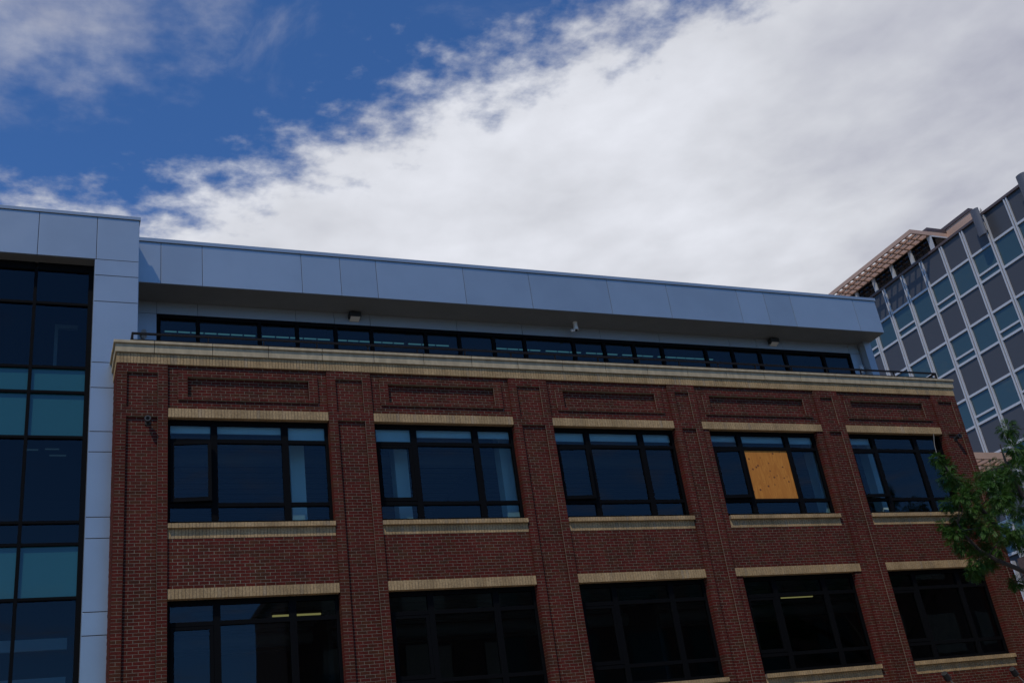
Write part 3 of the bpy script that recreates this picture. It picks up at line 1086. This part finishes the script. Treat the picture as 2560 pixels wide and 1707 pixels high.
def antenna(y, lab):
    t_ = thing('antenna_panel', lab, 'antenna', 'antenna panels on the office roof edge', (XO - .55, y, 31.35))
    n = 10
    mb = MB()
    prof = []
    for k in range(n + 1):
        a = math.pi * (k / n)
        prof.append((-math.sin(a) * .16, math.cos(a) * .30))
    vs, fs = [], []
    for z in (-.80, .95):
        for px_, py_ in prof:
            vs.append((px_, py_, z))
    m1 = n + 1
    for k in range(n):
        fs.append((k, k + 1, m1 + k + 1, m1 + k))
    fs.append((0, m1, m1 + n, n))
    fs.append(tuple(range(m1 - 1, -1, -1)))
    fs.append(tuple(m1 + k for k in range(m1)))
    mb.v, mb.f = vs, fs
    mb.build('radome', M['antenna'], t_)
    mb = MB()
    mb.cyl((.22, 0, -.7), (.22, 0, 1.1), .04, .04, 10)
    mb.box(0.0, .55, -.04, .04, -.45, -.37)
    mb.box(0.0, .55, -.04, .04, .38, .46)
    mb.build('mast', M['groove'], t_)
    mb = MB()
    for q in range(4):
        p0 = Vector((.1, -.1 + .06 * q, -.78))
        for s in range(8):
            p1 = p0 + Vector((.05 + rnd.uniform(-.05, .06), rnd.uniform(-.07, .05), .23))
            mb.cyl(p0, p1, .013, .013, 5, False)
            p0 = p1
    mb.build('cable', M['black'], t_)


antenna(16.30, 'grey antenna panel with loose cables on the office roof edge beside the tan parapet')
antenna(12.70, 'grey antenna panel at the far right on the office roof edge, away from the parapet')

# ------------------------------------------------------------------ building across the street (seen in the lower windows)
OPP = thing('opposite_building', 'dark brick block across the street, mirrored in the lower windows', 'building')
ow = MB()
ow.box(9.7, 100, -38, -30.3, 0.1, 15.6)
ow.box(9.5, 100.2, -38.2, -30.1, 15.61, 16.0)
ow.box(12.2, 15.5, -37, -31.5, 16.01, 17.6)
ow.build('wall', M['opp'], OPP)
for r in range(4):
    for c in range(14):
        x = 11.4 + c * 4.2
        mb = MB()
        mb.box(x, x + 2.4, -30.28, -30.2, 1.6 + r * 4.0, 4.0 + r * 4.0)
        mb.build('window', M['far_glass'], OPP)

# ------------------------------------------------------------------ street tree
TREE = thing('street_tree', 'leafy green street tree reaching into the right edge in front of the brick building', 'tree', None, (21.8, -4.0, 0.14))
CL = [(17.22, -4.47, 8.34, 0.1), (18.0, -3.92, 8.35, 0.15), (17.61, -4.23, 7.94, 0.19), (18.36, -3.81, 7.99, 0.21), (17.89, -3.77, 7.51, 0.15), (17.31, -4.78, 7.34, 0.17), (17.57, -4.88, 7.47, 0.22), (19.68, -3.39, 8.34, 0.2), (18.65, -4.43, 7.77, 0.21), (18.69, -4.48, 7.41, 0.28), (20.66, -3.11, 8.02, 0.28), (19.95, -4.05, 8.18, 0.3), (21.05, -3.39, 8.79, 0.18), (19.51, -4.63, 8.57, 0.18), (18.2, -3.76, 7.17, 0.26), (18.04, -3.34, 7.11, 0.17), (17.61, -3.96, 6.78, 0.2), (18.03, -3.57, 6.63, 0.26), (18.53, -3.69, 7.06, 0.34), (17.76, -4.78, 6.66, 0.3), (18.65, -3.54, 6.62, 0.34), (18.73, -3.84, 6.41, 0.28), (18.58, -4.36, 6.54, 0.18), (18.44, -4.84, 6.56, 0.25), (20.48, -3.34, 7.47, 0.22), (17.9, -4.05, 6.09, 0.23), (18.14, -3.61, 5.95, 0.13), (19.01, -3.32, 6.24, 0.21), (19.29, -3.61, 5.67, 0.12), (21.0, -3.24, 8.07, 0.28), (19.28, -4.19, 6.46, 0.23), (19.45, -3.46, 7.5, 0.24), (18.18, -4.1, 7.3, 0.18)]
# the rest of the crown, to the right of the picture
for i in range(46):
    a = rnd.uniform(0, 2 * math.pi)
    rr = rnd.uniform(.3, 2.9)
    x, y, z = 22.6 + math.cos(a) * rr, -4.0 + math.sin(a) * rr * .9, rnd.uniform(6.2, 10.2)
    if x < 21.4:
        continue
    CL.append((x, y, z, rnd.uniform(.25, .42)))
TB = Vector((21.8, -4.0, 0.0))
tr_ = MB()


def limb(mb, pts, r0, r1, n=8):
    """a bent tapering branch through the points"""
    P = [Vector(p) for p in pts]
    for i in range(len(P) - 1):
        f0, f1 = i / (len(P) - 1), (i + 1) / (len(P) - 1)
        mb.cyl(P[i], P[i + 1], r0 + (r1 - r0) * f0, r0 + (r1 - r0) * f1, n, i in (0, len(P) - 2))


limb(tr_, [(0, 0, 0), (.03, .02, 1.2), (-.05, .03, 2.6), (.02, 0, 4.0), (.15, .02, 5.2)], .17, .12, 12)
tr_.build('trunk', M['bark'], TREE)
ab = lambda *p: tuple(Vector(p) - TB)
HUBS = []
main = [
    [(21.85, -4.0, 4.2), (20.6, -4.0, 5.25), (19.3, -4.0, 5.80), (18.55, -4.0, 6.10), (18.1, -4.0, 6.35), (17.7, -4.1, 6.7), (17.5, -4.2, 7.0)],
    [(21.9, -4.0, 5.0), (20.7, -3.9, 6.0), (19.5, -3.9, 6.55), (18.95, -3.9, 6.95), (18.55, -4.0, 7.35), (18.2, -4.1, 7.7), (17.75, -4.2, 8.1), (17.45, -4.3, 8.5)],
    [(21.95, -4.0, 5.2), (21.3, -3.7, 6.8), (20.6, -3.5, 7.8), (20.2, -3.7, 8.5), (20.1, -3.8, 9.0)],
    [(21.95, -4.0, 5.2), (22.5, -4.3, 7.0), (22.9, -4.2, 8.6), (23.0, -4.1, 9.8)],
    [(21.95, -4.0, 5.0), (22.9, -3.4, 6.2), (24.0, -3.0, 7.2)],
    [(21.95, -4.0, 4.9), (22.3, -5.0, 6.3), (22.6, -6.0, 7.4)],
]
for pts in main:
    mb = MB()
    limb(mb, [ab(*p) for p in pts], .085, .014, 8)
    mb.build('branch', M['bark'], TREE)
    for p, q in zip(pts[1:-1], pts[2:]):
        for k in range(4):
            HUBS.append(Vector(p).lerp(Vector(q), k / 4))
twigs, leaves = MB(), MB()


def frond(base, dirn, L):
    """a feathery compound leaf: paired leaflets along a drooping stalk"""
    d = dirn.normalized()
    up = Vector((0, 0, 1))
    sidev = d.cross(up)
    if sidev.length < .1:
        sidev = Vector((1, 0, 0))
    sidev.normalize()
    roll = rnd.uniform(-.7, .7)
    nrm = sidev.cross(d).normalized()
    sidev = (sidev * math.cos(roll) + nrm * math.sin(roll)).normalized()
    n = 10
    p = base.copy()
    for k in range(n):
        d = (d + Vector((0, 0, -.085))).normalized()
        p = p + d * (L / n)
        for sgn in (-1, 1):
            ll = L * .29 * (1 - abs(k / n - .45) * .9) * rnd.uniform(.85, 1.15)
            wv = ll * .36
            tip = p + sidev * (sgn * ll) + d * (ll * .35) + Vector((0, 0, rnd.uniform(-.3, .15) * ll))
            midp = p + (tip - p) * .5
            leaves.quad(p, midp + d * wv * .6, tip, midp - d * wv * .6)


for (x, y, z, r) in CL:
    c = Vector((x, y, z))
    hub = min(HUBS, key=lambda q: (q - c).length)
    bend = hub.lerp(c, .5) + Vector((rnd.uniform(-.08, .08), rnd.uniform(-.08, .08), rnd.uniform(-.05, .12)))
    limb(twigs, [hub - TB, bend - TB, c - TB], .014, .006, 5)
    nf = int(50 + 430 * r)
    for k in range(nf):
        v_ = Vector((rnd.gauss(0, 1), rnd.gauss(0, 1), rnd.gauss(0, .75)))
        v_ = v_.normalized() * (r * 1.05 * rnd.random() ** .5)
        b = c + v_ * .8
        dd = (v_.normalized() + Vector((rnd.uniform(-.6, .6), rnd.uniform(-.6, .6), rnd.uniform(-.5, .3))))
        frond(b - TB, dd, rnd.uniform(.11, .20))
tw = twigs.build('twigs', M['bark'], TREE)
tw['kind'] = 'stuff'
lv = leaves.build('leaves', M['leaf'], TREE)
lv['kind'] = 'stuff'
# a bare dead twig sticking up at the left
mb = MB()
limb(mb, [ab(17.45, -4.3, 8.5), ab(17.47, -4.3, 8.75), ab(17.55, -4.3, 9.02)], .007, .004, 6)
mb.build('dead_twig', M['beige'], TREE)
